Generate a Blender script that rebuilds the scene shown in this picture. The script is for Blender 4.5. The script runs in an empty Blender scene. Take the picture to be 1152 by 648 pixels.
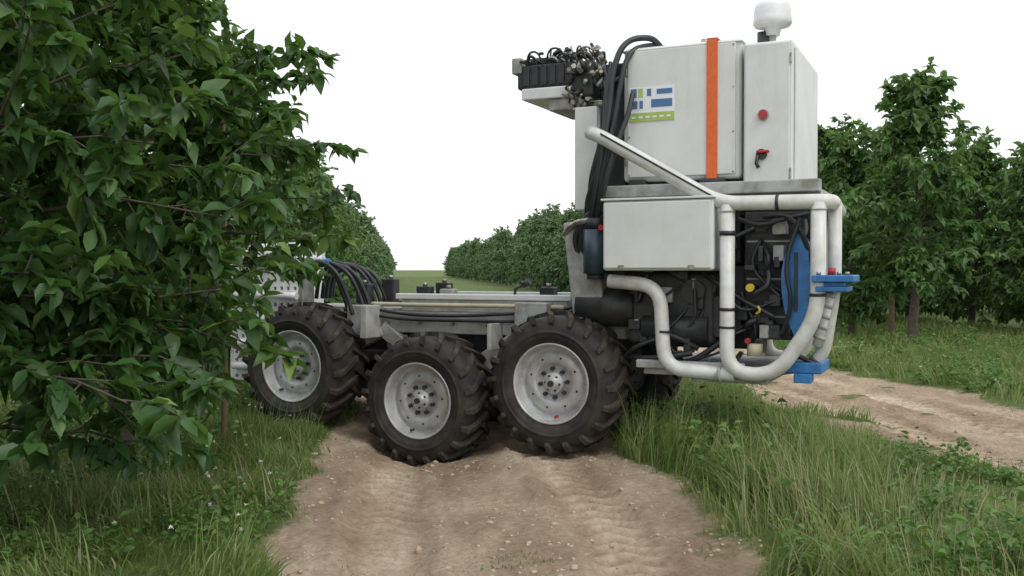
import bpy, bmesh, math, random
import numpy as np
from mathutils import Vector
random.seed(7); rng=np.random.default_rng(7)
sc=bpy.context.scene
SL=0.1145   # lane direction slope (x drift per metre)

# ---------------------------------------------------------------- materials
def mat(name,col,rough=0.6,metal=0.0,var=0.0,scale=8.0,bump=0.0,bscale=40.0,col2=None,spec=0.5,streak=0.0):
    m=bpy.data.materials.new(name); m.use_nodes=True
    nt=m.node_tree; b=nt.nodes['Principled BSDF']
    b.inputs['Roughness'].default_value=rough; b.inputs['Metallic'].default_value=metal
    b.inputs['Specular IOR Level'].default_value=spec
    tc=nt.nodes.new('ShaderNodeTexCoord')
    if col2 is None: col2=tuple(c*(1-var) for c in col)
    n=nt.nodes.new('ShaderNodeTexNoise'); n.inputs['Scale'].default_value=scale; n.inputs['Detail'].default_value=7; n.inputs['Roughness'].default_value=0.65
    nt.links.new(tc.outputs['Object'],n.inputs['Vector'])
    r=nt.nodes.new('ShaderNodeValToRGB'); r.color_ramp.elements[0].position=0.35; r.color_ramp.elements[1].position=0.62
    r.color_ramp.elements[0].color=(*col2,1); r.color_ramp.elements[1].color=(*col,1)
    nt.links.new(n.outputs['Fac'],r.inputs['Fac']); outc=r.outputs['Color']
    if streak>0:
        mp=nt.nodes.new('ShaderNodeMapping'); mp.inputs['Scale'].default_value=(9,9,1.6); nt.links.new(tc.outputs['Object'],mp.inputs['Vector'])
        n3=nt.nodes.new('ShaderNodeTexNoise'); n3.inputs['Scale'].default_value=1.0; n3.inputs['Detail'].default_value=8; n3.inputs['Roughness'].default_value=.7; n3.inputs['Distortion'].default_value=.6; nt.links.new(mp.outputs[0],n3.inputs['Vector'])
        r3=nt.nodes.new('ShaderNodeValToRGB'); r3.color_ramp.elements[0].position=.28; r3.color_ramp.elements[0].color=(.70,.67,.60,1); r3.color_ramp.elements[1].position=.5; r3.color_ramp.elements[1].color=(1,1,1,1)
        nt.links.new(n3.outputs['Fac'],r3.inputs['Fac'])
        mm=nt.nodes.new('ShaderNodeMixRGB'); mm.blend_type='MULTIPLY'; mm.inputs[0].default_value=streak; nt.links.new(outc,mm.inputs[1]); nt.links.new(r3.outputs[0],mm.inputs[2]); outc=mm.outputs[0]
        rr=nt.nodes.new('ShaderNodeMapRange'); rr.inputs['To Min'].default_value=rough+.2; rr.inputs['To Max'].default_value=rough-.1; nt.links.new(n3.outputs['Fac'],rr.inputs['Value']); nt.links.new(rr.outputs[0],b.inputs['Roughness'])
    nt.links.new(outc,b.inputs['Base Color'])
    if bump>0:
        n2=nt.nodes.new('ShaderNodeTexNoise'); n2.inputs['Scale'].default_value=bscale; n2.inputs['Detail'].default_value=5
        nt.links.new(tc.outputs['Object'],n2.inputs['Vector'])
        bp=nt.nodes.new('ShaderNodeBump'); bp.inputs['Strength'].default_value=bump; bp.inputs['Distance'].default_value=0.01
        nt.links.new(n2.outputs['Fac'],bp.inputs['Height']); nt.links.new(bp.outputs['Normal'],b.inputs['Normal'])
    return m
def leafmat(name,stops,rough=0.45,trans=0.3,tcol=(0.10,0.2,0.03),spec=0.4):
    m=bpy.data.materials.new(name); m.use_nodes=True; nt=m.node_tree; b=nt.nodes['Principled BSDF']
    b.inputs['Roughness'].default_value=rough; b.inputs['Specular IOR Level'].default_value=spec
    a=nt.nodes.new('ShaderNodeAttribute'); a.attribute_name='rnd'
    r=nt.nodes.new('ShaderNodeValToRGB'); cr=r.color_ramp
    cr.elements[0].position=stops[0][0]; cr.elements[0].color=(*stops[0][1],1)
    cr.elements[1].position=stops[-1][0]; cr.elements[1].color=(*stops[-1][1],1)
    for p,c in stops[1:-1]:
        e=cr.elements.new(p); e.color=(*c,1)
    nt.links.new(a.outputs['Fac'],r.inputs['Fac']); nt.links.new(r.outputs['Color'],b.inputs['Base Color'])
    t=nt.nodes.new('ShaderNodeBsdfTranslucent'); t.inputs['Color'].default_value=(*tcol,1)
    mx=nt.nodes.new('ShaderNodeMixShader'); mx.inputs['Fac'].default_value=trans
    nt.links.new(b.outputs[0],mx.inputs[1]); nt.links.new(t.outputs[0],mx.inputs[2])
    nt.links.new(mx.outputs[0],nt.nodes['Material Output'].inputs['Surface'])
    return m
M={}
M['paint']=mat('grey_paint',(0.66,0.68,0.67),0.42,0,col2=(0.59,0.605,0.59),scale=3.0,bump=0.05,bscale=5,streak=.28)
M['tube']=mat('tube_paint',(0.64,0.655,0.64),0.38,0,col2=(0.50,0.49,0.45),scale=9.0)
M['beam']=mat('chassis_paint',(0.46,0.47,0.46),0.5,0,col2=(0.28,0.27,0.24),scale=6,bump=0.08,streak=.5)
M['white']=mat('white_plastic',(0.74,0.755,0.77),0.4,0,col2=(0.58,0.58,0.57),scale=5)
M['frame']=mat('frame_paint',(0.40,0.41,0.40),0.55,0,col2=(0.20,0.19,0.17),scale=7,bump=0.1)
M['steel']=mat('rim_steel',(0.54,0.56,0.57),0.42,0.25,col2=(0.36,0.35,0.33),scale=9,bump=0.05)
M['fit']=mat('fitting_steel',(0.42,0.42,0.38),0.4,0.8,col2=(0.2,0.17,0.12),scale=20)
M['black']=mat('black_metal',(0.035,0.037,0.04),0.5,0.0,col2=(0.018,0.018,0.02),scale=9,bump=0.1)
M['hose']=mat('hose_rubber',(0.024,0.026,0.03),0.42,0,var=0.4)
M['rubber']=mat('tyre_rubber',(0.018,0.0178,0.0175),0.68,0,col2=(0.05,0.045,0.038),scale=7,bump=0.25,bscale=60,spec=0.35)
M['lug']=mat('tyre_lug_dusty',(0.022,0.021,0.020),0.8,0,col2=(0.075,0.063,0.05),scale=9,bump=0.3,bscale=50,spec=0.3)
M['blue']=mat('blue_paint',(0.03,0.20,0.50),0.4,0,col2=(0.02,0.11,0.30),scale=9)
M['navy']=mat('dark_blue_paint',(0.035,0.06,0.085),0.35,0,var=0.3)
M['orange']=mat('orange_strap',(0.72,0.15,0.04),0.75,0,col2=(0.62,0.12,0.03),scale=30,bump=0.2,bscale=200)
M['red']=mat('red_plastic',(0.4,0.02,0.02),0.4,0,var=0.2)
M['yellow']=mat('yellow_plastic',(0.6,0.45,0.04),0.4,0,var=0.2)
M['cream']=mat('cream_pipe',(0.5,0.47,0.32),0.5,0,var=0.2)
M['sblue']=mat('sticker_blue',(0.07,0.17,0.36),0.4,0,var=0.2)
M['sgreen']=mat('sticker_green',(0.36,0.5,0.12),0.4,0,var=0.1)
M['swhite']=mat('sticker_white',(0.75,0.77,0.8),0.4,0,var=0.05)
M['wood']=mat('stake_wood',(0.34,0.24,0.15),0.85,0,col2=(0.2,0.14,0.09),scale=15,bump=0.3)
M['bark']=mat('tree_bark',(0.12,0.10,0.075),0.9,0,col2=(0.055,0.045,0.035),scale=14,bump=0.6,bscale=50)
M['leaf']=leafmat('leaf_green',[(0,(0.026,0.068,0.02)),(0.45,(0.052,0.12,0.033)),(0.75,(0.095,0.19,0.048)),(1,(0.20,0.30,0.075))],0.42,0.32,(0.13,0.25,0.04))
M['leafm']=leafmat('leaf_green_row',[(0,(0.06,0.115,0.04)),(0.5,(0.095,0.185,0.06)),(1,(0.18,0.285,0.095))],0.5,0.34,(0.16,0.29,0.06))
M['leaff_hazed']=leafmat('leaf_green_far_hazed',[(0,(0.10,0.17,0.085)),(0.5,(0.155,0.245,0.12)),(1,(0.23,0.32,0.16))],0.6,0.3,(0.17,0.28,0.09))  # aerial haze painted into the leaf colour: paler greens for distant trees
M['grass']=leafmat('grass_blades',[(0,(0.08,0.13,0.03)),(0.4,(0.135,0.205,0.052)),(0.7,(0.20,0.27,0.08)),(0.9,(0.28,0.31,0.14)),(1,(0.42,0.38,0.23))],0.6,0.35,(0.22,0.31,0.08),0.3)
M['weed']=leafmat('weed_leaves',[(0,(0.06,0.13,0.03)),(1,(0.14,0.25,0.055))],0.5,0.3,(0.14,0.27,0.05))
M['petal']=mat('petal_white',(0.75,0.74,0.68),0.6,0,var=0.1)

# ---------------------------------------------------------------- numpy mesh helpers
def np_mesh(name,V,faces_tmpl,nv,M_,rnd=None,material=None,smooth=False):
    lt=np.array([len(f) for f in faces_tmpl]); li=np.concatenate([np.array(f) for f in faces_tmpl])
    loops=(li[None,:]+(np.arange(M_)*nv)[:,None]).ravel()
    tot=np.tile(lt,M_); start=np.concatenate([[0],np.cumsum(tot)[:-1]])
    me=bpy.data.meshes.new(name); me.vertices.add(len(V)); me.vertices.foreach_set('co',V.astype(np.float32).ravel())
    me.loops.add(len(loops)); me.loops.foreach_set('vertex_index',loops.astype(np.int32))
    me.polygons.add(len(tot)); me.polygons.foreach_set('loop_start',start.astype(np.int32)); me.polygons.foreach_set('loop_total',tot.astype(np.int32))
    if smooth: me.polygons.foreach_set('use_smooth',np.ones(len(tot),bool))
    if rnd is not None:
        a=me.attributes.new('rnd','FLOAT','POINT'); a.data.foreach_set('value',np.repeat(rnd,nv).astype(np.float32))
    me.update(calc_edges=True); 
    if material: me.materials.append(material)
    return me
def obj(name,me,parent=None,loc=None):
    o=bpy.data.objects.new(name,me); sc.collection.objects.link(o)
    if parent: o.parent=parent
    if loc: o.location=loc
    return o
def empty(name,loc=(0,0,0),rz=0):
    e=bpy.data.objects.new(name,None); sc.collection.objects.link(e); e.location=loc; e.rotation_euler=(0,0,rz); e.empty_display_size=0.3; return e
def hash2(i,j,seed):
    n=(i*374761393+j*668265263+seed*974634777)&0xFFFFFFFF
    n=((n^(n>>13))*1274126177)&0xFFFFFFFF
    return ((n^(n>>16))&0xFFFF)/65535.0
def vnoise(x,y,freq,seed=0):
    x=np.asarray(x,float)*freq; y=np.asarray(y,float)*freq
    i=np.floor(x).astype(np.int64); j=np.floor(y).astype(np.int64); fx=x-i; fy=y-j
    fx=fx*fx*(3-2*fx); fy=fy*fy*(3-2*fy)
    a=hash2(i,j,seed);b=hash2(i+1,j,seed);c=hash2(i,j+1,seed);d=hash2(i+1,j+1,seed)
    return (a*(1-fx)+b*fx)*(1-fy)+(c*(1-fx)+d*fx)*fy
def fbm(x,y,freq,seed=0,o=3):
    t=0;a=1;s=0
    for k in range(o):
        t=t+a*vnoise(x,y,freq*2**k,seed+k*17); s+=a; a*=0.5
    return t/s
def sstep(x,a,b):
    t=np.clip((x-a)/(b-a),0,1); return t*t*(3-2*t)
# ---------------------------------------------------------------- terrain functions (s = across lane, Y = along)
def dirt(s,Y):
    n=(fbm(s,Y,0.9,3,4)-0.5)
    m1=sstep(1.12+n*0.9-np.abs(s-0.53),-0.16,0.22)*(1-0.9*sstep(Y,11,15))
    m2=sstep(1.12+n*1.2-np.abs(s-4.55),-0.2,0.3)*sstep(fbm(s,Y,1.7,9,3),0.2,0.36)*(1-0.9*sstep(Y,15,22))
    return np.maximum(m1,m2)
RUTS=((-0.02,0.0),(1.02,0.5),(4.1,0.2),(5.0,1.2))
def rut(s,Y):
    """returns compaction mask 0..1 and lug imprint -1..1"""
    W=0;I=0
    for c,ph in RUTS:
        cc=c+0.05*np.sin(Y*0.9+c*3)
        w=np.exp(-((s-cc)/0.19)**4)
        tri=np.clip(np.sin((Y+np.abs(s-cc)*0.9)*2*np.pi/0.17+ph)*1.6,-1,1)*sstep(vnoise(s,Y,1.1,44),0.2,0.5)
        W=W+w; I=I+w*tri
    return W,I
def height(s,Y):
    d=dirt(s,Y)
    hollow=0.35+0.65*np.exp(-((Y-7.7)/1.0)**2)
    h=-0.22*hollow*np.exp(-((s-0.22)/0.55)**2)-0.05*np.exp(-((s-1.2)/0.4)**2)
    h=h-0.05*np.exp(-((s-4.6)/0.8)**2)
    h=h+(1-d)*0.05*fbm(s,Y,0.8,21,3)
    fade=np.exp(-np.maximum(Y-14,0)/10)
    W,I=rut(s,Y)
    rough_=(1-0.65*np.clip(W,0,1))
    h=h+d*fade*(0.050*(fbm(s,Y,2.0,5,4)-0.5)+0.048*(fbm(s,Y,7,6,4)-0.5)*rough_)
    h=h+d*fade*(0.016*I-0.034*W)
    for c,ph in RUTS:
        cc=c+0.05*np.sin(Y*0.9+c*3); h=h+d*fade*0.022*np.exp(-((np.abs(s-cc)-0.25)/0.06)**2)*(0.5+vnoise(s,Y,6,61))
    return h
def hxy(x,y):
    x=np.asarray(x,float); y=np.asarray(y,float); return height(x+SL*y,y)
# ---------------------------------------------------------------- ground sheet
def axis(lo,hi,step,far_lo,far_hi,g):
    a=list(np.arange(lo,hi+1e-6,step)); s=step
    x=hi
    while x<far_hi: s*=g; x+=s; a.append(x)
    s=step; x=lo; b=[]
    while x>far_lo: s*=g; x-=s; b.append(x)
    return np.array(b[::-1]+a)
sa=axis(-2.5,6.5,0.022,-700,700,1.13); ya=axis(3.4,11.5,0.022,-60,1500,1.06)
S,Yg=np.meshgrid(sa,ya,indexing='ij'); H=height(S,Yg)
X=S-SL*Yg
V=np.stack([X,Yg,H],-1).reshape(-1,3); ni,nj=S.shape
idx=np.arange(ni*nj).reshape(ni,nj)
q=np.stack([idx[:-1,:-1],idx[1:,:-1],idx[1:,1:],idx[:-1,1:]],-1).reshape(-1,4)
me=bpy.data.meshes.new('ground'); me.vertices.add(len(V)); me.vertices.foreach_set('co',V.astype(np.float32).ravel())
me.loops.add(q.size); me.loops.foreach_set('vertex_index',q.astype(np.int32).ravel())
me.polygons.add(len(q)); me.polygons.foreach_set('loop_start',(np.arange(len(q))*4).astype(np.int32)); me.polygons.foreach_set('loop_total',np.full(len(q),4,np.int32))
me.polygons.foreach_set('use_smooth',np.ones(len(q),bool))
a=me.attributes.new('dirt','FLOAT','POINT'); a.data.foreach_set('value',dirt(S,Yg).ravel().astype(np.float32))
W_,I_=rut(S,Yg); comp=np.clip(W_*0.75+I_*0.35,0,1)
a=me.attributes.new('packed','FLOAT','POINT'); a.data.foreach_set('value',comp.ravel().astype(np.float32))
me.update(calc_edges=True)
g=bpy.data.materials.new('ground_soil_grass'); g.use_nodes=True; nt=g.node_tree; b=nt.nodes['Principled BSDF']; b.inputs['Roughness'].default_value=0.95; b.inputs['Specular IOR Level'].default_value=0.2
def noise(sc_,det=6,ro=0.6,vec=None):
    n=nt.nodes.new('ShaderNodeTexNoise'); n.inputs['Scale'].default_value=sc_; n.inputs['Detail'].default_value=det; n.inputs['Roughness'].default_value=ro
    nt.links.new(tc.outputs['Object'] if vec is None else vec,n.inputs['Vector']); return n
def ramp(inp,st):
    r=nt.nodes.new('ShaderNodeValToRGB'); cr=r.color_ramp
    cr.elements[0].position=st[0][0]; cr.elements[0].color=(*st[0][1],1); cr.elements[1].position=st[-1][0]; cr.elements[1].color=(*st[-1][1],1)
    for p,c in st[1:-1]: e=cr.elements.new(p); e.color=(*c,1)
    nt.links.new(inp,r.inputs['Fac']); return r
def mix(f,a,b_,typ='MIX'):
    m=nt.nodes.new('ShaderNodeMixRGB'); m.blend_type=typ
    if isinstance(f,float): m.inputs[0].default_value=f
    else: nt.links.new(f,m.inputs[0])
    nt.links.new(a,m.inputs[1]); nt.links.new(b_,m.inputs[2]); return m
tc=nt.nodes.new('ShaderNodeTexCoord')
mp=nt.nodes.new('ShaderNodeMapping'); mp.inputs['Scale'].default_value=(1,.38,1); mp.inputs['Rotation'].default_value=(0,0,-.114); nt.links.new(tc.outputs['Object'],mp.inputs['Vector'])
soil=ramp(noise(2.2,9,0.68,mp.outputs[0]).outputs['Fac'],[(0.3,(0.31,0.23,0.155)),(0.46,(0.46,0.36,0.26)),(0.55,(0.55,0.45,0.335)),(0.66,(0.66,0.56,0.44))])
soil2=ramp(noise(26,7,0.75).outputs['Fac'],[(0.3,(0.5,0.46,0.42)),(0.6,(1,1,1))])
sm0=mix(0.7,soil.outputs[0],soil2.outputs[0],'MULTIPLY')
pk=nt.nodes.new('ShaderNodeAttribute'); pk.attribute_name='packed'
pkr=ramp(pk.outputs['Fac'],[(0.0,(0.90,0.88,0.86)),(0.5,(0.90,0.87,0.84)),(1.0,(1.12,1.12,1.12))])
sm=mix(1.0,sm0.outputs[0],pkr.outputs[0],'MULTIPLY')
gr=ramp(noise(3.5,8,0.7).outputs['Fac'],[(0.3,(0.055,0.085,0.022)),(0.5,(0.11,0.155,0.047)),(0.7,(0.17,0.205,0.08))])
at=nt.nodes.new('ShaderNodeAttribute'); at.attribute_name='dirt'
sub=nt.nodes.new('ShaderNodeMath'); sub.operation='ADD'; nt.links.new(at.outputs['Fac'],sub.inputs[0])
nn=nt.nodes.new('ShaderNodeMath'); nn.operation='MULTIPLY_ADD'; nt.links.new(noise(14,5,0.7).outputs['Fac'],nn.inputs[0]); nn.inputs[1].default_value=0.9; nn.inputs[2].default_value=-0.45; nt.links.new(nn.outputs[0],sub.inputs[1])
fr=ramp(sub.outputs[0],[(0.3,(0,0,0)),(0.6,(1,1,1))])
fin=mix(fr.outputs[0],gr.outputs[0],sm.outputs[0]); nt.links.new(fin.outputs[0],b.inputs['Base Color'])
bp=nt.nodes.new('ShaderNodeBump'); bp.inputs['Strength'].default_value=1.0; bp.inputs['Distance'].default_value=0.035
nt.links.new(noise(20,9,0.75).outputs['Fac'],bp.inputs['Height']); nt.links.new(bp.outputs['Normal'],b.inputs['Normal'])
me.materials.append(g); obj('ground',me)

# ---------------------------------------------------------------- grass
def blades(name,s,Y,L,W,lean,mat_,bias=0.0):
    n=len(s); x=s-SL*Y; z=height(s,Y)-0.005
    az=rng.uniform(0,2*np.pi,n)*.6+vnoise(s,Y,1.4,81)*6.28; fa=rng.uniform(0,2*np.pi,n)
    ld=np.stack([np.cos(az),np.sin(az),0*az],-1); wd=np.stack([np.cos(fa),np.sin(fa),0*fa],-1)
    base=np.stack([x,Y,z],-1); out=[]
    ln=lean*rng.uniform(0.15,1.0,n)
    for t,w in ((0,1.0),(0.35,0.9),(0.72,0.6),(1.0,0)):
        c=base+np.array([0,0,1])*(L*t*(1-0.35*ln*t))[:,None]+ld*(L*ln*t*t)[:,None]
        if w>0:
            out.append(c-wd*(W*w/2)[:,None]); out.append(c+wd*(W*w/2)[:,None])
        else: out.append(c)
    V=np.stack(out,1).reshape(-1,3)
    r=np.clip(fbm(s,Y,0.9,33,3)*1.1-0.12+rng.normal(0.04,0.2,n)+bias,0,1)
    r=np.where(rng.random(n)<0.10,rng.uniform(.86,1,n),r)
    return np_mesh(name,V,[(0,1,3,2),(2,3,5,4),(4,5,6)],7,n,r,mat_)
parts=[]
def region(n,s0,s1,y0,y1,Lmin,Lmax,w,lean,ylaw=1.0,thr=0.35,bias=0.,clump=0.25,patch=None):
    s=rng.uniform(s0,s1,n); Y=y0+(y1-y0)*rng.random(n)**ylaw
    cl=fbm(s,Y,1.9,71,3)
    keep=(dirt(s,Y)+rng.normal(0,0.15,n)<thr)&(cl>clump*rng.random(n)*1.9)
    if patch: keep=keep&(fbm(s,Y,patch[0],99,2)>patch[1])
    s=s[keep];Y=Y[keep];cl=cl[keep]
    edge=1-sstep(dirt(s,Y),0,0.5)*0.5
    L=(Lmin+(Lmax-Lmin)*sstep(cl,0.33,0.70)*rng.uniform(0.3,1.25,len(s)))*edge
    L*=1-0.6*sstep(s,2.3,3.3)*(s<4.6)
    W=w*rng.uniform(0.5,1.7,len(s))
    parts.append((s,Y,L,W,lean,bias))
region(80000,1.3,4.0,3.5,13,0.05,0.37,0.0065,1.0,1.2,clump=.5)
region(8000,1.5,3.3,3.8,11,0.28,0.56,0.005,0.55,1.2,0.3,0.35,.5)
region(78000,-3.8,-0.2,3.5,12,0.04,0.18,0.007,0.95,1.2,0.4,0.06,.45)
region(2500,-3.2,-0.6,3.8,10,0.2,0.38,0.005,0.5,1.2,0.3,0.3,.5)
region(50000,5.2,12,7,24,0.05,0.32,0.011,0.9,1.1,0.5,0.14,.5)
region(24000,-3,8,12,30,0.08,0.25,0.014,0.7,1.3,0.4,0.08)
region(20000,-0.5,1.6,3.5,11,0.02,0.08,0.005,0.9,1.2,9,0.1,.3,(1.6,0.72))
grass=empty('grass')
for i,(s,Y,L,W,le,bi) in enumerate(parts):
    if len(s)<5: continue
    obj('blades_%d'%(i+1),blades('grass_blades_%d'%i,s,Y,L,W,le,M['grass'],bi),grass)
# ---------------------------------------------------------------- leaf instancing
LT=np.array([[0,0,0],[.33,0,-.04],[.33,.42,.05],[.33,-.42,.05],[.7,0,-.05],[.7,.34,.02],[.7,-.34,.02],[1.05,0,-.16]])
LF=[(0,3,1),(0,1,2),(1,3,6,4),(2,1,4,5),(4,6,7),(5,4,7)]
def leaves(name,P,D,size,rnd,mat_,wr=0.62):
    n=len(P); D=D/np.linalg.norm(D,axis=1)[:,None]
    up=np.array([0,0,1.0])+rng.normal(0,0.45,(n,3)); Wd=np.cross(up,D); Wd/=np.linalg.norm(Wd,axis=1)[:,None]; N=np.cross(D,Wd)
    T=np.repeat(LT[None],n,0); T[:,7,2]-=rng.uniform(-.05,.25,n); T[:,4:7,2]-=rng.uniform(-.03,.08,n)[:,None]; fold=rng.uniform(-.02,.16,n); T[:,[2,3,5,6],2]+=fold[:,None]
    T=T*size[:,None,None]
    V=P[:,None]+T[:,:,0:1]*D[:,None]+T[:,:,1:2]*wr*Wd[:,None]+T[:,:,2:3]*N[:,None]
    return np_mesh(name,V.reshape(-1,3),LF,8,n,rnd,mat_)
def weeds(n,s0,s1,y0,y1,sz,hm=.12,seed=90):
    s=rng.uniform(s0,s1,n);Y=rng.uniform(y0,y1,n)
    k=(dirt(s,Y)<0.25)&(fbm(s,Y,1.3,seed,2)>0.5); s=s[k];Y=Y[k]
    P=[];D=[]
    for a,b_ in zip(s,Y):
        z=float(height(np.array([a]),np.array([b_]))[0]); m=random.randint(5,13); hh=random.uniform(.02,hm)
        for _ in range(m):
            t=random.uniform(0,6.28); P.append((a-SL*b_+random.gauss(0,.03),b_+random.gauss(0,.03),z+hh*random.uniform(.2,1.5))); D.append((math.cos(t),math.sin(t),random.uniform(-.1,.7)))
    P=np.array(P);D=np.array(D); return leaves('weed',P,D,rng.uniform(.4,1.2,len(P))*sz,rng.random(len(P)),M['weed'],0.75)
we=empty('weeds'); obj('leaves_1',weeds(2400,-3.6,-0.5,3.8,10,0.045),we); obj('leaves_2',weeds(2200,1.6,4.1,3.8,10,0.045,.16),we); obj('leaves_3',weeds(1800,5.5,10,8,18,0.08,.25),we); obj('leaves_4',weeds(700,1.7,4.0,3.8,9,0.06,.26,77),we)
def flowers(n,regs):
    P=[]
    for (s0,s1,y0,y1) in regs:
        s=rng.uniform(s0,s1,n);Y=rng.uniform(y0,y1,n); k=(dirt(s,Y)<0.2)&(fbm(s,Y,1.1,55,2)>0.55); s=s[k];Y=Y[k]
        P.append(np.stack([s-SL*Y,Y,height(s,Y)+rng.uniform(.1,.2,len(s))],-1))
    P=np.concatenate(P)
    P=np.repeat(P,14,0); D=rng.normal(0,1,P.shape); D[:,2]=np.abs(D[:,2])
    return leaves('clover_flowers',P,D,rng.uniform(.010,.016,len(P)),rng.random(len(P)),M['petal'],0.5)
obj('clover_flowers',flowers(200,[(-3.5,-0.7,4,9),(5.3,9,8,16)]))
bm=bmesh.new(); bmesh.ops.create_icosphere(bm,subdivisions=1,radius=1)
ct=np.array([v.co[:] for v in bm.verts]); cf=[tuple(v.index for v in f.verts) for f in bm.faces]; bm.free()
n=12000; s=rng.uniform(-0.7,5.6,n);Y=3.6+9*rng.random(n)**1.2; k=(dirt(s,Y)>0.25)&(fbm(s,Y,1.5,12,2)>0.38)&(rut(s,Y)[0]<rng.random(n)*1.3); s=s[k];Y=Y[k]; n=len(s)
sz=rng.gamma(1.2,0.0036,n)+0.0025; sz=np.minimum(sz,0.028)
jit=1+rng.normal(0,0.16,(n,len(ct),1)); sc3=rng.uniform(.6,1.3,(n,1,3))*np.array([1,1,.6])
V=ct[None]*jit*sc3*sz[:,None,None]+np.stack([s-SL*Y,Y,height(s,Y)+sz*0.12],-1)[:,None]
M['clod']=mat('soil_clod',(0.50,0.40,0.30),0.95,0,col2=(0.34,0.26,0.18),scale=4,bump=0.5,bscale=60,spec=.2)
obj('soil_clods',np_mesh('soil_clods',V.reshape(-1,3),cf,len(ct),n,None,M['clod'],True))

# ---------------------------------------------------------------- tubes
def tube_geo(pts,rad,sides,vs,fs,cap=True):
    pts=[Vector(p) for p in pts]; n=len(pts); b0=len(vs)
    if not isinstance(rad,(list,tuple)): rad=[rad]*n
    t0=(pts[1]-pts[0]).normalized(); ref=Vector((0,0,1)) if abs(t0.z)<.9 else Vector((1,0,0))
    u=t0.cross(ref).normalized()
    for i in range(n):
        t=(pts[min(i+1,n-1)]-pts[max(i-1,0)]).normalized()
        u=(u-t*u.dot(t)); u=u.normalized() if u.length>1e-6 else t.orthogonal().normalized(); w=t.cross(u)
        for k in range(sides):
            a=2*math.pi*k/sides; vs.append(tuple(pts[i]+(u*math.cos(a)+w*math.sin(a))*rad[i]))
    for i in range(n-1):
        for k in range(sides):
            k2=(k+1)%sides; fs.append((b0+i*sides+k,b0+i*sides+k2,b0+(i+1)*sides+k2,b0+(i+1)*sides+k))
    if cap: fs.append(tuple(b0+k for k in range(sides))[::-1]); fs.append(tuple(b0+(n-1)*sides+k for k in range(sides)))
def mk(name,vs,fs,m,parent=None,smooth=True,auto=False):
    me=bpy.data.meshes.new(name); me.from_pydata(vs,[],fs); me.materials.append(m)
    if smooth:
        for p in me.polygons: p.use_smooth=len(p.vertices)<=4
    me.update(); return obj(name,me,parent)
def chaikin(p,it=3,keep=0.25):
    p=[Vector(a) for a in p]
    for _ in range(it):
        q=[p[0]]
        for a,b_ in zip(p[:-1],p[1:]): q+= [a.lerp(b_,keep),a.lerp(b_,1-keep)]
        q.append(p[-1]); p=q
    return p
def fillet(p,r,seg=7):
    p=[Vector(a) for a in p]; out=[p[0]]
    for i in range(1,len(p)-1):
        a=p[i-1]-p[i]; c=p[i+1]-p[i]; d=min(r,a.length*.49,c.length*.49)
        s=p[i]+a.normalized()*d; e=p[i]+c.normalized()*d
        for k in range(seg+1):
            t=k/seg; out.append(s*(1-t)**2+p[i]*2*t*(1-t)+e*t*t)
    out.append(p[-1]); return out

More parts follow.
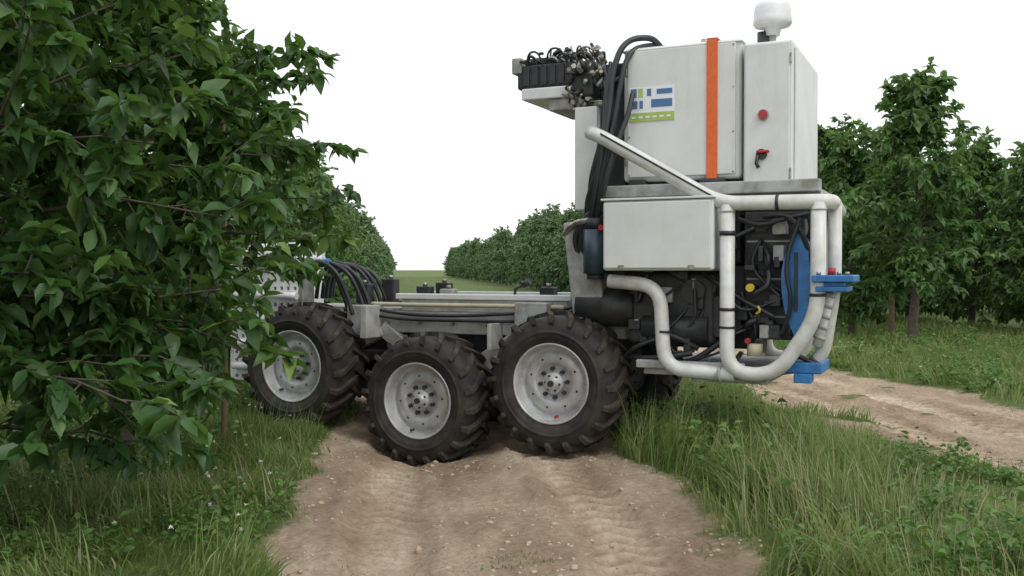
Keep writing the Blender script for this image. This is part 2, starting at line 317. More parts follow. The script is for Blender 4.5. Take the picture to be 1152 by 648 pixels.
# ---------------------------------------------------------------- trees
def make_tree(Hh,R,zlow,nl,nsub,nleaf,size,seed,lm,near=False,ext=(),lowk=1.0):
    r=random.Random(seed); vs=[];fs=[]; P=[];D=[]
    lean=(r.uniform(-.15,.15),r.uniform(-.15,.15))
    tr=[Vector((lean[0]*t+.04*math.sin(5*t+seed),lean[1]*t+.03*math.cos(6*t),Hh*.93*t)) for t in [i/9 for i in range(10)]]
    tube_geo([tr[0]-Vector((0,0,.1))]+tr,[.085]+[.075*(1-.88*(i/9)) +.004 for i in range(10)],9,vs,fs)
    limbs=[]
    for i in range(nl):
        f=(i+r.random())/nl; z0=zlow*.9+(Hh*.9-zlow*.9)*f
        az=i*2.399+r.uniform(-.5,.5)
        prof=(0.78+.35*math.sin(min(1,f*1.3)*math.pi))*(1-0.55*f**2.2)
        if f<.3: prof*=lowk+(1-lowk)*f/.3
        ln=R*prof*r.uniform(.6,1.25); el=r.uniform(-.3,.35)+.75*f
        limbs.append((f,z0,az,ln,el))
    for (z0,az,ln,el) in ext: limbs.append((z0/Hh,z0,az,ln,el))
    for (f,z0,az,ln,el) in limbs:
        k=z0/(Hh*.93)*9; ki=min(int(k),8); base=tr[ki].lerp(tr[ki+1],k-ki)
        d=Vector((math.cos(az)*math.cos(el),math.sin(az)*math.cos(el),math.sin(el)))
        sag=-.25*ln*(1-f)+.10
        pts=[]
        for j in range(6):
            t=j/5; pts.append(base+d*ln*t+Vector((0,0,sag*t*t))+Vector((r.gauss(0,.02),r.gauss(0,.02),r.gauss(0,.02)))*(t>0))
        tube_geo(pts,[max(.004,.018*(1-f*.5)*(1-.8*j/5)) for j in range(6)],5,vs,fs,False)
        for k2 in range(nsub):
            t=.2+.8*(k2+r.random())/nsub; q=t*5; qi=min(int(q),4); b0=pts[qi].lerp(pts[qi+1],q-qi)
            sd=(d*.7+Vector((r.gauss(0,.7),r.gauss(0,.7),r.gauss(.0,.6)))).normalized(); sl=R*r.uniform(.16,.38)
            e=b0+sd*sl
            if e.z<zlow*.5: e.z=zlow*.5+r.random()*.15
            mid=b0.lerp(e,.5)+Vector((0,0,.03))
            tube_geo([b0,mid,e],[.005,.004,.002],3,vs,fs,False)
            for m in range(nleaf):
                tt=.1+.9*((m+r.random())/nleaf)**.75; tt=min(1,tt) 
                pp=(b0.lerp(mid,tt*2) if tt<.5 else mid.lerp(e,tt*2-1))
                ld=sd*.5+Vector((r.gauss(0,.75),r.gauss(0,.75),r.gauss(-.32,.42)))
                P.append(pp[:]);D.append(ld[:])
    P=np.array(P);D=np.array(D)
    rad=np.hypot(P[:,0],P[:,1])/R
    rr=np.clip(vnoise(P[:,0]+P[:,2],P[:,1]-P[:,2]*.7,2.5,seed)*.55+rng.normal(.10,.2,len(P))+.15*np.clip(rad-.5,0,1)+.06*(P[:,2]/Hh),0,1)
    me1=bpy.data.meshes.new('wood'); me1.from_pydata(vs,[],fs); me1.materials.append(M['bark']); me1.polygons.foreach_set('use_smooth',np.ones(len(me1.polygons),bool)); me1.update()
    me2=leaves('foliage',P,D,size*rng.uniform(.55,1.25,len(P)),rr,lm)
    return me1,me2
def place_tree(t,x,y,sc_=1,rz=0,name='fruit_tree',parent=None):
    e=empty(name,(x,y,float(hxy(x,y))),rz); e.scale=(sc_,)*3
    if parent: e.parent=parent
    obj('trunk_and_branches',t[0],e); obj('foliage',t[1],e); return e
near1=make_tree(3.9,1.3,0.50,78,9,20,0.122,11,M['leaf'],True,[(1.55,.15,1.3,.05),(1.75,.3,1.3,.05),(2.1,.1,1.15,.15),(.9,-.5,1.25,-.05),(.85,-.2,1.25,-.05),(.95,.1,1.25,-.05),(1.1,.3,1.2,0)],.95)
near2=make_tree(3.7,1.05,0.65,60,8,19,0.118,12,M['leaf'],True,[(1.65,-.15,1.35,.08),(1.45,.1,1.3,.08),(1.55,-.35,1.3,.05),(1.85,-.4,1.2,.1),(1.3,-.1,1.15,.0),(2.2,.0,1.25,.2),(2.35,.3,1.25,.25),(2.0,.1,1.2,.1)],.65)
place_tree(near1,-2.68,4.55,1.0,0.0)
place_tree(near2,-2.50,6.2,1.0,0.0)
mids=[make_tree(3.9+.2*i,1.18,0.5,50,8,14,0.16,20+i,M['leafm']) for i in range(3)]
edge_tree=make_tree(4.15,1.05,0.95,50,8,16,0.155,41,M['leafm'],False,(),.7)
fars=[make_tree(4.0+.2*i,1.25,0.45,36,7,12,0.2,30+i,M['leaff_hazed']) for i in range(2)]
k=0
for y,dx,s_ in ((9.6,.12,.98),(11.5,.15,.93),(13.5,0,.88),(15.6,0,.88)):
    place_tree(mids[k%3],-2.35-SL*y+dx,y,s_,random.uniform(0,6)); k+=1
row=empty('orchard_tree_row')
def run(a,y0,y1,step,parent,smin=.9,smax=1.1,lim=38):
    y=y0;k=0
    while y<y1:
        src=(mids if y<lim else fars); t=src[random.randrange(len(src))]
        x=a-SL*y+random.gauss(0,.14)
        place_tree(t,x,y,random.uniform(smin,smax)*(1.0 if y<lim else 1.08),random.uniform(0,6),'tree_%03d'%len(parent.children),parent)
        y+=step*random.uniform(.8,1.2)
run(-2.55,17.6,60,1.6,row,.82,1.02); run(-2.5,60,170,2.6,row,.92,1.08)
row2=empty('orchard_tree_row')
place_tree(edge_tree,8.5-SL*16.2,16.2,1.08,2.0); place_tree(mids[0],8.5-SL*18.4,18.4,.95,4.0); place_tree(mids[2],8.75-SL*20.4,20.4,1.0,.5)
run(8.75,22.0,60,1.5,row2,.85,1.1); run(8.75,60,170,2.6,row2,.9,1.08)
row3=empty('orchard_tree_row'); run(12.6,17.5,60,1.25,row3,.84,1.0,24)
row4=empty('orchard_tree_row'); run(17.0,22,55,1.7,row4,.85,1.0,0)
row5=empty('orchard_tree_row'); run(-7,7,24,1.9,row5,.9,1.1)
def stake(x,y,h,r=.028):
    vs=[];fs=[]; z=float(hxy(x,y)); tube_geo([(x,y,z-.1),(x+.01,y,z+h*.5),(x,y,z+h)],[r,r*.95,r*.85],8,vs,fs); mk('wooden_stake',vs,fs,M['wood'])
stake(-1.95,6.6,2.42,.022); stake(8.75-SL*17.0-.2,17.0,2.9,.05)

# ---------------------------------------------------------------- the machine
R=empty('agricultural_robot_vehicle',(0.27,6.9,0),-math.radians(25))
def box(name,u0,u1,v0,v1,z0,z1,m,bev=0.012,rot=None,parent=R):
    c=((u0+u1)/2,(v0+v1)/2,(z0+z1)/2); d=(abs(u1-u0)/2,abs(v1-v0)/2,abs(z1-z0)/2)
    bm=bmesh.new(); bmesh.ops.create_cube(bm,size=2)
    for v in bm.verts: v.co=Vector((v.co.x*d[0],v.co.y*d[1],v.co.z*d[2]))
    if bev>0: bmesh.ops.bevel(bm,geom=bm.edges[:],offset=min(bev,min(d)*.8),segments=3,affect='EDGES',profile=.5)
    me=bpy.data.meshes.new(name); bm.to_mesh(me); bm.free(); me.materials.append(m)
    o=obj(name,me,parent,c)
    if rot: o.rotation_euler=rot
    return o
def tube(name,pts,r,m,fil=None,sides=20,ch=0,parent=R):
    if fil: pts=fillet(pts,fil)
    if ch: pts=chaikin(pts,ch)
    vs=[];fs=[]; tube_geo(pts,r,sides,vs,fs); return mk(name,vs,fs,m,parent)
def lathe(name,prof,seg,m,parent,loc=(0,0,0),axis='y'):
    vs=[];fs=[]
    for (r,y) in prof:
        for k in range(seg):
            a=2*math.pi*k/seg
            vs.append((r*math.cos(a),y,r*math.sin(a)) if axis=='y' else (r*math.cos(a),r*math.sin(a),y))
    for i in range(len(prof)-1):
        for k in range(seg):
            k2=(k+1)%seg; fs.append((i*seg+k,i*seg+k2,(i+1)*seg+k2,(i+1)*seg+k))
    o=mk(name,vs,fs,m,parent); o.location=loc
    bm=bmesh.new(); bm.from_mesh(o.data); bmesh.ops.recalc_face_normals(bm,faces=bm.faces); bm.to_mesh(o.data); bm.free()
    return o
def cyl(name,p0,p1,r,m,sides=16,parent=R): return tube(name,[p0,p1],r,m,sides=sides,parent=parent)
TP=[(.283,.05),(.285,.012),(.30,-.004),(.315,-.006),(.318,-.011),(.345,-.019),(.36,-.020),(.362,-.024),(.372,-.024),(.374,-.021),(.395,-.02),(.42,-.013),(.45,.006),(.468,.03),(.476,.07),(.480,.13),(.482,.19)]
TP=TP+[(r,.38-y) for r,y in TP[::-1][1:]]
def lugs():
    vs=[];fs=[]
    secs=[((.478,.205),(.512,.205),0),((.476,.13),(.513,.13),.085),((.470,.055),(.508,.05),.175),((.452,.004),(.494,-.006),.235),((.424,-.012),(.44,-.028),.255)]
    n=20
    for side in (0,1):
        for i in range(n):
            th0=2*math.pi*(i+.5*side)/n; b0=len(vs)
            for j,((rb,yb),(rt,yt),dth) in enumerate(secs):
                wb=.046 if j<4 else .04; wt=wb*.72
                if side: yb,yt=.38-yb,.38-yt
                for (r,y,w) in ((rb-.01,yb,-wb),(rb-.01,yb,wb),(rt,yt,wt),(rt,yt,-wt)):
                    a=-(th0+dth)+w/.9; vs.append((r*math.cos(a),y,r*math.sin(a)))
            for j in range(len(secs)-1):
                for k in range(4):
                    k2=(k+1)%4; fs.append((b0+j*4+k,b0+j*4+k2,b0+(j+1)*4+k2,b0+(j+1)*4+k))
            fs.append((b0,b0+1,b0+2,b0+3)); e=b0+(len(secs)-1)*4; fs.append((e,e+1,e+2,e+3))
    return vs,fs
lv,lf=lugs(); lme=bpy.data.meshes.new('lugs'); lme.from_pydata(lv,[],lf); lme.materials.append(M['lug'])
bm=bmesh.new(); bm.from_mesh(lme); bmesh.ops.recalc_face_normals(bm,faces=bm.faces); bm.to_mesh(lme); bm.free()
def wheel(nm,u,v,z,flip=False,rot=0,sc_=1):
    e=empty(nm,(u,v,z)); e.parent=R; e.rotation_euler=(0,rot,math.pi if flip else 0); e.scale=(sc_,1,sc_)
    lathe('tyre',TP,96,M['rubber'],e); obj('tread_lugs',lme,e)
    lathe('rim',[(.284,.06),(.290,.012),(.290,-.002),(.281,-.004),(.275,.004),(.270,.04),(.262,.085),(.250,.098),(.236,.10),(.226,.088),(.205,.072),(.16,.062),(.14,.068),(.128,.085),(.0001,.085)],72,M['steel'],e)
    lathe('hub',[(.078,.10),(.078,.05),(.070,.042),(.05,.04),(.046,.02),(.03,.012),(.0001,.012)],32,M['steel'],e)
    vs=[];fs=[]
    for i in range(8):
        a=2*math.pi*i/8+.2; c=(.103*math.cos(a),.103*math.sin(a)); tube_geo([(c[0],.09,c[1]),(c[0],.05,c[1])],.015,6,vs,fs)
    for i in range(6):
        a=2*math.pi*i/6; c=(.055*math.cos(a),.055*math.sin(a)); tube_geo([(c[0],.05,c[1]),(c[0],.032,c[1])],.009,6,vs,fs)
    mk('wheel_nuts',vs,fs,M['black'],e,False)
    vs=[];fs=[]; tube_geo([(0,.0135,0),(0,-.005,0)],.022,14,vs,fs)
    for i in range(8):
        a=2*math.pi*(i+.5)/8+.2; c=(.182*math.cos(a),.182*math.sin(a)); tube_geo([(c[0],.075,c[1]),(c[0],.0655,c[1])],.009,10,vs,fs)
    mk('hub_cap',vs,fs,M['black'],e,False)
    cyl('valve',(.05,.07,-.235),(.05,.03,-.235),.010,M['red'] if nm=='wheel_1' else M['black'],10,e)
    return e
wheel('wheel_1',0,0,.46,rot=.1); wheel('wheel_2',-1.08,-.02,.28,rot=.5); wheel('wheel_3',-2.26,0,.49,rot=.8)
wheel('wheel_4',0,1.75,.46,True,.3); wheel('wheel_5',-1.08,1.75,.40,True,.9); wheel('wheel_6',-2.26,1.75,.47,True,1.2)
for u,z in ((0,.46),(-1.08,.30),(-2.26,.49)):
    cyl('axle',(u,.08,z),(u,1.67,z),.055,M['frame']); cyl('hub_motor',(u,.34,z),(u,.52,z),.17,M['black'],28)
def beam(name,p0,p1,w,h,m):
    p0=Vector(p0);p1=Vector(p1); d=p1-p0; L=d.length
    o=box(name,-L/2,L/2,-w/2,w/2,-h/2,h/2,m,.01); o.location=(p0+p1)/2
    o.rotation_euler=(0,-math.atan2(d.z,math.hypot(d.x,d.y)),math.atan2(d.y,d.x)); return o
for v in (.43,1.33):
    beam('bogie_arm',(-1.08,v,.32),(-.45,v,.72),.10,.15,M['frame']); beam('bogie_arm',(-.45,v,.72),(0,v,.50),.10,.15,M['frame'])
    beam('bogie_arm',(-1.66,v,.80),(-2.26,v,.52),.10,.15,M['frame']); beam('bogie_arm',(-1.66,v,.80),(-1.08,v,.36),.09,.12,M['frame'])
box('chassis_side_beam',-2.75,.42,.42,.50,.76,.93,M['beam'],.01); box('chassis_side_beam',-2.75,.42,1.26,1.36,.76,.93,M['beam'],.01)
box('chassis_top_plate',-2.7,.1,.55,1.24,.91,.955,M['frame'],.006)
box('chassis_upper_rail',-1.55,-.02,.44,.50,1.03,1.075,M['paint'],.008); box('chassis_upper_side',-1.5,-.05,.455,.485,.935,1.03,M['beam'],.004)
box('chassis_upper_rail',-1.75,-.02,1.1,1.18,1.02,1.08,M['paint'],.008)
for u in (-1.5,-1.0,-.5,-.1): box('rail_post',u-.03,u+.03,.5,1.1,.955,1.04,M['frame'],.004)
box('belly_box',-1.9,-.1,.56,1.2,.60,.90,M['black'],.02)
box('cross_bracket',-.42,-.16,.30,.44,.84,1.02,M['frame'],.01); box('cross_bracket',-1.95,-1.75,.33,.42,.70,.98,M['beam'],.01)
box('fender_plate',-1.72,-1.66,.18,.42,.72,.98,M['beam'],.006)
box('fender_plate',-.60,-.57,.2,.42,.66,.86,M['beam'],.006)
for i in range(9): 
    u=-2.5+i*.3; cyl('frame_bolt',(u,.42,.84),(u,.405,.84),.014,M['fit'],6)
tube('conduit_pipe',[(-1.75,.40,.99),(-1.2,.41,.985),(-.6,.40,.99),(-.05,.40,.985)],.017,M['cream'],ch=2,sides=10)
for dz,dv in ((.0,.0),(-.06,-.01)):
    tube('hydraulic_line',[(-2.0,.38+dv,1.0+dz),(-1.5,.39+dv,.91+dz*.7),(-1.0,.385+dv,.90+dz*.5),(-.5,.38+dv,.93+dz),(.0,.40+dv,.96+dz),(.3,.43,1.15)],.013,M['hose'],ch=3,sides=8)
for i in range(10):
    v=.26+.06*i; a=-2.28+.05*random.random(); w=.26+.16*random.random()
    tube('hydraulic_hose',[(a-.16,v,1.02),(a-.12,v-.02,1.2+.08*random.random()),(a+.06,v-.04,1.36-.01*i+.05*random.random()),(a+w*.8,v-.03,1.26),(a+w,v+.02,1.06),(a+w+.05,v+.03,.9)],.018,M['hose'],ch=3,sides=8)
for u,v,h in ((-1.95,.6,.12),(-1.82,.8,.16),(-1.45,.75,.1),(-1.35,.9,.13),(-1.2,.7,.08),(-.35,.8,.1)):
    box('valve_block',u-.06,u+.06,v-.05,v+.05,.96,1.03+h,M['black'] if h>.09 else M['frame'],.01)
    cyl('valve_knob',(u,v,1.03+h),(u,v,1.06+h),.02,M['fit'],10)
tube('lever',[(-.52,.5,1.0),(-.50,.5,1.12),(-.42,.5,1.16)],.012,M['black'],sides=8); cyl('lever_knob',(-.44,.5,1.15),(-.38,.5,1.175),.025,M['black'])
cyl('blue_cap',(-2.33,.35,1.32),(-2.12,.33,1.34),.022,M['blue']); cyl('blue_cap',(-2.9,.25,1.36),(-2.8,.2,1.44),.028,M['blue'])
def perforated(name,u0,u1,z0,z1,v,cell,m):
    vs=[];fs=[]; nu=int((u1-u0)/cell); nz=int((z1-z0)/cell)
    sq=[(.5,0),(.5,.5),(0,.5),(-.5,.5),(-.5,0),(-.5,-.5),(0,-.5),(.5,-.5)]
    for i in range(nu):
        for j in range(nz):
            cx=u0+(i+.5)*cell; cz=z0+(j+.5)*cell; b0=len(vs)
            for (a,b_) in sq: vs.append((cx+a*cell,v,cz+b_*cell))
            for k in range(8): t=k*math.pi/4; vs.append((cx+.27*cell*math.cos(t),v,cz+.27*cell*math.sin(t)))
            for k in range(8): t=k*math.pi/4; vs.append((cx+.27*cell*math.cos(t),v+.03,cz+.27*cell*math.sin(t)))
            for k in range(8):
                k2=(k+1)%8; fs.append((b0+k,b0+k2,b0+8+k2,b0+8+k)); fs.append((b0+8+k,b0+8+k2,b0+16+k2,b0+16+k))
    return mk(name,vs,fs,m,R,False)
perforated('perforated_guard',-3.02,-2.30,.33,1.30,.20,.068,M['white'])
box('guard_core',-3.0,-2.32,.235,.40,.34,1.28,M['frame'],.01)
box('guard_side',-3.06,-3.02,.2,1.5,.33,1.32,M['white'],.01)
for i,(z,u) in enumerate(((1.33,0),(1.39,.03),(1.44,.09))):
    tube('bumper_roll',[(-2.98+u,.22+.03*i,z),(-2.7,.2+.03*i,z+.012),(-2.34-u,.22+.03*i,z)],.040,M['white'],ch=2)
    tube('bumper_roll',[(-2.98+u,.55+.03*i,z+.02),(-2.7,.55+.03*i,z+.03),(-2.34-u,.55+.03*i,z+.02)],.040,M['white'],ch=2)
for i in range(6): cyl('bumper_clamp',(-2.94+i*.11,.16,1.30),(-2.94+i*.11,.16,1.40),.018,M['steel'],10)
for i in range(4):
    z=.45+i*.2; tube('bumper_tube',[(-3.0,.17,z),(-2.65,.15,z+.01),(-2.33,.17,z)],.03,M['white'],ch=1)

# tower --------------------------------------------------
box('tank_body',.45,1.28,.26,1.45,1.885,2.83,M['paint'],.03)
box('tank_front_panel',.485,1.245,.247,.262,1.915,2.80,M['paint'],.006)
box('tank_lip',.44,1.29,.25,1.46,2.80,2.812,M['paint'],.004)
for z in (2.05,2.68):
    box('panel_hinge',.462,.482,.243,.258,z-.05,z+.05,M['fit'],.004)
box('control_cabinet',1.305,1.62,.22,1.40,1.785,2.775,M['paint'],.012)
box('cabinet_door',1.318,1.607,.203,.219,1.80,2.76,M['paint'],.006)
box('cabinet_door_side',1.621,1.634,.30,1.32,1.82,2.74,M['paint'],.005)
for z in (1.9,2.65): box('door_hinge',1.608,1.62,.197,.21,z-.035,z+.035,M['fit'],.003)
for u in (.50,1.23):
    for z in (1.93,2.2,2.5,2.785): cyl('panel_screw',(u,.2465,z),(u,.243,z),.007,M['fit'],8)
box('ratchet_strap',1.05,1.125,.236,.2455,1.80,2.84,M['orange'],.002); box('ratchet_strap_top',1.05,1.125,.236,1.47,2.832,2.84,M['orange'],.002)
box('sticker',.50,.825,.2425,.2465,2.305,2.545,M['swhite'],.0)
for i,(a,b_,z0,z1,m) in enumerate(((.51,.555,2.475,2.535,'sblue'),(.565,.60,2.475,2.535,'sgreen'),(.63,.66,2.48,2.53,'sblue'),(.70,.81,2.49,2.525,'sblue'),(.51,.56,2.395,2.45,'sblue'),(.575,.60,2.395,2.45,'sblue'),(.66,.81,2.40,2.455,'sblue'),(.50,.825,2.306,2.365,'sgreen'))):
    box('sticker_print_%d'%i,a,b_,.2405,.2424,z0,z1,M[m],0)
for i in range(6): box('sticker_text2_%d'%i,.52+.05*i,.55+.05*i,.2388,.2404,2.328,2.342,M['swhite'],0)
cyl('emergency_button',(1.44,.203,2.29),(1.44,.165,2.29),.028,M['red'],20); cyl('button_collar',(1.44,.204,2.29),(1.44,.185,2.29),.036,M['frame'],20)
cyl('main_switch',(1.43,.204,2.03),(1.43,.18,2.03),.035,M['black'],20); box('main_switch_handle',1.40,1.485,.155,.18,2.035,2.055,M['red'],.008)
tube('switch_tag',[(1.41,.17,2.02),(1.40,.17,1.97),(1.415,.17,1.94)],.012,M['black'],sides=8)
lathe('gps_antenna',[(.0001,3.14),(.07,3.137),(.115,3.12),(.125,3.09),(.13,3.015),(.135,2.985),(.12,2.965),(.06,2.955),(.05,2.90),(.0001,2.90)],40,M['white'],R,(1.42,.62,0),'z')
cyl('antenna_pole',(1.36,.62,2.76),(1.36,.62,2.93),.045,M['black']); cyl('antenna_mast',(1.42,.62,2.76),(1.42,.62,2.92),.028,M['frame'])
box('tank_top_cap',.62,.72,.5,.7,2.83,2.87,M['black'],.01); box('tank_top_rail',.80,.95,.5,.62,2.83,2.86,M['frame'],.01)
cyl('lifting_eye',(1.0,.4,2.83),(1.0,.4,2.87),.03,M['fit'],12)
box('tower_rail',.30,1.80,.20,.30,1.775,1.86,M['frame'],.01); box('tower_deck',.25,1.80,.30,1.40,1.755,1.80,M['frame'],.01)
box('tank_foot',.5,.62,.22,.36,1.80,1.90,M['black'],.01); box('tank_foot',1.0,1.18,.22,.36,1.80,1.89,M['black'],.01)
box('equipment_box',.41,1.17,-.06,.30,1.262,1.735,M['paint'],.022); box('equipment_box_lid',.425,1.155,-.074,-.058,1.278,1.72,M['paint'],.006)
box('box_top_flange',.40,1.18,-.075,.30,1.736,1.75,M['paint'],.004)
for u in (.55,1.03): box('box_latch',u-.02,u+.02,-.085,-.073,1.268,1.30,M['fit'],.004)
tr_=.048
tube('guard_tube_main',[(.26,.10,2.23),(.36,.03,2.19),(1.20,0,1.70),(1.90,0,1.695),(1.80,1.3,1.695),(.6,1.4,1.695)],tr_,M['tube'],fil=.13)
tube('guard_tube_front_loop',[(1.25,0,1.69),(1.25,0,.60),(1.56,0,.585),(1.82,0,.98),(1.82,0,1.69)],tr_,M['tube'],fil=.17)
tube('guard_tube_corner',[(1.90,.16,1.69),(1.90,.16,1.15),(1.82,.2,.66),(1.5,.3,.60)],tr_*.9,M['tube'],fil=.15)
tube('guard_tube_lower',[(.42,.06,1.19),(.79,.03,1.16),(.82,.03,.60),(1.30,.02,.585)],tr_,M['tube'],fil=.16)
tube('guard_tube_rear',[(1.25,1.38,1.69),(1.25,1.38,.60),(1.50,1.38,.585),(1.70,1.38,.98),(1.70,1.38,1.69)],tr_,M['tube'],fil=.17)
for p,q in (((1.25,0,1.02),(1.25,0,1.0)),((1.25,0,1.52),(1.25,0,1.49)),((1.25,0,.9),(1.25,0,.885)),((.82,.03,.86),(.82,.03,.845)),((1.56,0,1.695),(1.58,0,1.695)),((1.82,0,1.12),(1.82,0,1.10))):
    cyl('cable_tie',p,q,tr_+.004,M['hose'],20)
# weld beads where guard tubes meet
for c,ax in (((1.25,0,1.64),(0,0,.012)),((1.82,0,1.64),(0,0,.012)),((1.20,.0,.585),(.012,0,0))):
    c=Vector(c); cyl('weld_bead',c,c+Vector(ax),tr_+.003,M['beam'],20)
box('lower_frame_plate',.66,1.55,.08,1.35,.555,.60,M['frame'],.008); box('lower_frame_rail',.62,1.35,.03,.09,.60,.655,M['frame'],.008)
box('lower_frame_lip',1.0,1.5,.04,.5,.525,.553,M['frame'],.006)
box('mast_panel',.085,.255,.25,.33,1.70,2.44,M['paint'],.008); box('mast_column',.12,.42,.40,.9,1.0,2.5,M['frame'],.015)
box('mast_dark_backing',.26,.44,.34,.9,1.2,2.75,M['black'],.01)
box('knuckle_plate',.06,.30,.18,.36,.92,1.62,M['frame'],.015,rot=(0,-.12,0))
cyl('oil_filter',(.29,.13,1.24),(.29,.13,1.55),.085,M['navy'],28); cyl('oil_filter_head',(.29,.13,1.55),(.29,.13,1.63),.06,M['black'],20); cyl('oil_filter_base',(.29,.13,1.20),(.29,.13,1.24),.06,M['black'],20)
cyl('red_cap',(.36,.08,1.56),(.36,.04,1.56),.02,M['red'],12)
tube('elbow_fitting',[(.03,.2,1.52),(.12,.14,1.60),(.26,.13,1.62)],.022,M['fit'],ch=2)
cyl('pump_housing',(.12,.30,1.0),(.55,.30,1.0),.14,M['black'],24)
box('valve_bank',-.42,.06,.35,.85,2.62,2.80,M['black'],.02); box('valve_bank_base',-.36,.10,.30,.85,2.53,2.615,M['paint'],.01)
box('valve_bank_bracket',-.15,.10,.32,.8,2.44,2.53,M['frame'],.01); box('valve_bank_tip',-.46,-.38,.34,.7,2.74,2.86,M['frame'],.01)
for i in range(6): box('valve_section',-.36+i*.07,-.315+i*.07,.335,.36,2.64,2.79,M['black'],.004)
box('valve_bank_cap',-.38,.0,.40,.75,2.80,2.86,M['black'],.015)
for i in range(80):
    u=-.42+.62*random.random(); v=.32+.35*random.random(); z=2.79+.09*random.random()*(1 if u>-.3 else .6)
    d=Vector((random.uniform(-1,1),random.uniform(-.6,.3),random.uniform(-.3,.6))).normalized()*random.uniform(.03,.09)
    cyl('hydraulic_fitting',(u,v,z),(u+d.x,v+d.y,z+d.z),random.choice((.008,.012,.018)),random.choice((M['fit'],M['fit'],M['black'],M['black'],M['frame'])),6)
for i in range(80):
    u=.02+.30*random.random(); z=2.46+.40*random.random(); v=.26+.12*random.random()
    d=Vector((random.uniform(-.5,.5),random.uniform(-1,.1),random.uniform(-1,1))).normalized()*random.uniform(.03,.09)
    cyl('hydraulic_fitting',(u,v,z),(u+d.x,v+d.y,z+d.z),random.choice((.008,.014,.020)),random.choice((M['fit'],M['fit'],M['black'],M['black'],M['frame'])),6)
for i in range(20):
    u=random.uniform(-.40,.15); z=random.uniform(2.76,2.82); w=random.uniform(.06,.2); h=random.uniform(.03,.12); v=random.uniform(.28,.5)
    tube('valve_jumper',[(u,v+.05,z),(u+w*.2,v,z+h),(u+w*.8,v+random.uniform(-.04,.04),z+h*random.uniform(.7,1.1)),(u+w,v+.05,z-.04)],random.choice((.008,.011,.014)),random.choice((M['fit'],M['hose'],M['hose'],M['hose'])),ch=2,sides=8)
box('hose_manifold',.06,.22,.28,.5,2.52,2.78,M['black'],.02)
def hs(name,pts,r=.019): tube(name,pts,r,M['hose'],ch=3,sides=10)
hs('hydraulic_hose',[(.66,.45,2.87),(.62,.36,2.92),(.47,.22,2.88),(.41,.14,2.66),(.40,.12,2.4),(.36,.08,2.1),(.30,.09,1.8),(.25,.14,1.6)],.022)
hs('hydraulic_hose',[(.68,.5,2.86),(.6,.38,2.87),(.5,.22,2.80),(.46,.15,2.55),(.44,.13,2.35),(.38,.10,2.08),(.33,.1,1.85),(.30,.13,1.6)],.02)
for i in range(8):
    j=lambda a=.025: random.uniform(-a,a)
    hs('hydraulic_hose',[(.28+.02*i,.30,2.72+j(.1)),(.33+j(),.22,2.6+j()),(.38+j(.04),.15+j(),2.35+j()),(.33+j(.05),.10+j(),2.10+j()),(.30+j(.06),.12+j(),1.88),(.22+j(.06),.14,1.70),(.22+j(.08),.22,1.45+j(.1))],.014+.007*random.random())
hs('hydraulic_hose',[(.54,.2,2.50),(.53,.14,2.35),(.47,.08,2.15),(.42,.04,1.95),(.36,.06,1.75),(.3,.14,1.62)],.018)
for i in range(6):
    j=lambda a=.05: random.uniform(-a,a)
    hs('hydraulic_hose',[(.30+.05*i,.30,1.62),(.36+j(),.2,1.72+j(.02)),(.20+j(),.12,1.66+j()),(.12+j(),.18,1.45+j()),(.20+j(),.25,1.2+j())],.016)
hs('guard_cable',[(.38,-.02,2.20),(.7,-.032,2.015),(1.18,-.045,1.735)],.006)
# engine bay
box('engine_block',.62,1.30,.40,1.2,.72,1.30,M['black'],.03); box('engine_head',.55,1.25,.45,1.1,1.30,1.70,M['black'],.03)
box('radiator_frame',1.30,1.70,.28,1.2,.80,1.66,M['black'],.015)
for i in range(22): box('radiator_fin',1.32,1.68,.268,.279,.84+i*.036,.852+i*.036,M['frame'] if i%7==3 else M['black'],0)
box('engine_side_cover',.50,1.12,.20,.40,.75,1.25,M['black'],.04)
cyl('pulley',(1.16,.22,.95),(1.16,.30,.95),.14,M['black'],28); cyl('alternator',(.98,.16,1.12),(.98,.30,1.12),.08,M['black'],24); cyl('air_filter',(.62,.24,.86),(1.08,.24,.86),.10,M['black'],24)
for i in range(34):
    a=(random.uniform(.5,1.75),random.uniform(.12,.26),random.uniform(.68,1.6)); b_=(min(1.75,max(.5,a[0]+random.uniform(-.5,.5))),random.uniform(.1,.3),min(1.62,max(.66,a[2]+random.uniform(-.4,.4))))
    mid=((a[0]+b_[0])/2+random.uniform(-.15,.15),random.uniform(.06,.2),(a[2]+b_[2])/2+random.uniform(-.2,.05))
    tube('engine_hose',[a,mid,b_],random.uniform(.008,.022),random.choice((M['hose'],M['hose'],M['hose'],M['black'],M['black'])),ch=3,sides=8)
for i in range(28):
    u=random.uniform(.5,1.65);z=random.uniform(.68,1.55);w=random.uniform(.03,.09); box('engine_part',u,u+w,.16,.30,z,z+random.uniform(.03,.12),random.choice((M['black'],M['black'],M['black'],M['frame'],M['hose'])),.008)
cyl('yellow_filler_cap',(1.38,.07,1.15),(1.38,.12,1.15),.026,M['yellow'],14); cyl('filler_neck',(1.38,.11,1.15),(1.38,.30,1.15),.02,M['black'],14)
tube('yellow_dipstick',[(1.42,.09,.98),(1.45,.08,1.0),(1.43,.09,1.03)],.008,M['yellow'],ch=2,sides=8); cyl('dipstick_tube',(1.43,.1,.98),(1.40,.28,.8),.008,M['black'],8)
cyl('red_plug',(1.36,.10,.80),(1.36,.14,.80),.018,M['red'],12); cyl('plug_neck',(1.36,.14,.80),(1.36,.42,.80),.014,M['black'],12)
cyl('cream_reservoir',(1.40,.15,.70),(1.40,.15,.78),.05,M['cream'],18)
pts=[(1.66,.10,.84),(1.60,.10,.98),(1.575,.10,1.15),(1.58,.10,1.32),(1.66,.10,1.50)]
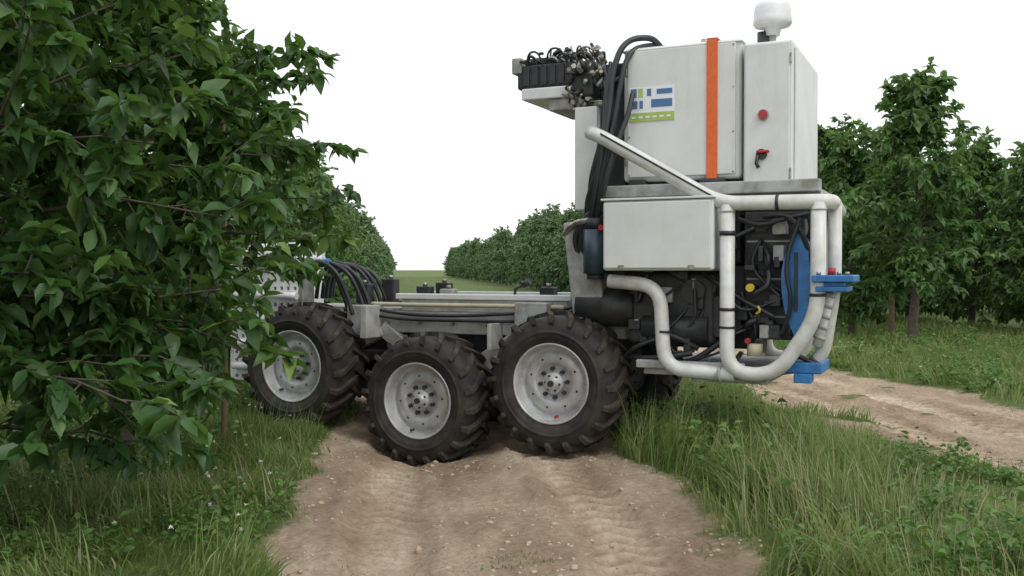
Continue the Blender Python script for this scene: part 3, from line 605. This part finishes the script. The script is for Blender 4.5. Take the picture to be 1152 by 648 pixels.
def arcplate(name,pts,w,t,m):
    pts=chaikin(pts,2); n=len(pts); ws=[w[0]+(w[1]-w[0])*math.sin(math.pi*i/(n-1)) for i in range(n)]
    vs=[];fs=[]
    for (u,v,z),ww in zip(pts,ws):
        vs+=[(u,v,z),(u+ww,v,z),(u+ww,v+t,z),(u,v+t,z)]
    for i in range(n-1):
        for k in range(4): k2=(k+1)%4; fs.append((i*4+k,i*4+k2,(i+1)*4+k2,(i+1)*4+k))
    fs.append((0,1,2,3)); e=(n-1)*4; fs.append((e,e+1,e+2,e+3)); o=mk(name,vs,fs,m,R,False)
    bm=bmesh.new(); bm.from_mesh(o.data); bmesh.ops.recalc_face_normals(bm,faces=bm.faces); bm.to_mesh(o.data); bm.free()
arcplate('blue_fan_shroud',pts,[.05,.19],.3,M['blue'])
box('blue_fan_rib',1.66,1.68,.086,.10,1.0,1.38,M['black'],.004)
hs('corner_hose',[(1.70,.06,1.60),(1.60,.05,1.3),(1.66,.05,1.05),(1.58,.1,.85)],.014)
box('blue_hitch_bracket',1.79,2.04,-.08,.28,1.19,1.235,M['blue'],.008); box('blue_hitch_bracket_lower',1.81,2.00,-.06,.26,1.13,1.165,M['blue'],.008)
box('blue_hitch_web',1.84,1.98,-.03,.08,1.165,1.19,M['blue'],.004)
for u in (1.83,1.95,2.0): cyl('hitch_bolt',(u,-.05,1.235),(u,-.05,1.255),.014,M['fit'],8); 
cyl('red_cap',(1.90,.02,1.235),(1.90,.02,1.28),.024,M['red'],12)
box('blue_lower_plate',1.60,1.83,.10,.5,.60,.67,M['blue'],.008); box('blue_lower_foot',1.66,1.77,.08,.2,.54,.60,M['blue'],.006)
cyl('spring_strut',(1.88,.1,1.12),(1.80,.12,.78),.032,M['white'],16)
for i in range(5):
    t=i/5; c=Vector((1.88,.1,1.12)).lerp(Vector((1.80,.12,.78)),t); cyl('strut_ring',c,c+Vector((-.008,0,-.02)),.04,M['frame'],16)
hs('corner_hose',[(1.45,.2,1.62),(1.62,.08,1.62),(1.72,.08,1.5),(1.76,.15,1.3),(1.73,.2,1.1)],.018)
hs('corner_hose',[(1.30,.1,1.60),(1.45,.05,1.55),(1.6,.1,1.6),(1.75,.15,1.63)],.015)

# ---------------------------------------------------------------- world, sun, camera
w=bpy.data.worlds.new('World'); sc.world=w; w.use_nodes=True; nt=w.node_tree; bg=nt.nodes['Background']
sky=nt.nodes.new('ShaderNodeTexSky'); sky.sky_type='NISHITA'; sky.sun_disc=False; sky.sun_elevation=math.radians(52); sky.sun_rotation=math.radians(140); sky.air_density=1; sky.dust_density=4
mx=nt.nodes.new('ShaderNodeMixRGB'); mx.inputs[0].default_value=.86; mx.inputs[2].default_value=(9.6,9.75,9.9,1)
nt.links.new(sky.outputs[0],mx.inputs[1]); nt.links.new(mx.outputs[0],bg.inputs['Color']); bg.inputs['Strength'].default_value=.142
sl=bpy.data.lights.new('sun','SUN'); sl.energy=1.0; sl.angle=math.radians(20); sl.color=(1,.97,.92); so=obj('sun',sl)
az=math.radians(140); el=math.radians(52); d=Vector((math.sin(az)*math.cos(el),math.cos(az)*math.cos(el),math.sin(el))); so.rotation_euler=d.to_track_quat('Z','Y').to_euler()
cam=bpy.data.cameras.new('camera'); co=obj('camera',cam); cam.sensor_width=36; cam.lens=36*1100/1152; cam.clip_end=4000; cam.clip_start=.05
co.location=(0,0,1.27); co.rotation_euler=(math.radians(90-1.09),0,0); sc.camera=co
sc.view_settings.view_transform='Standard'; sc.view_settings.look='None'; sc.view_settings.exposure=0
print('OBJS',len(bpy.data.objects))
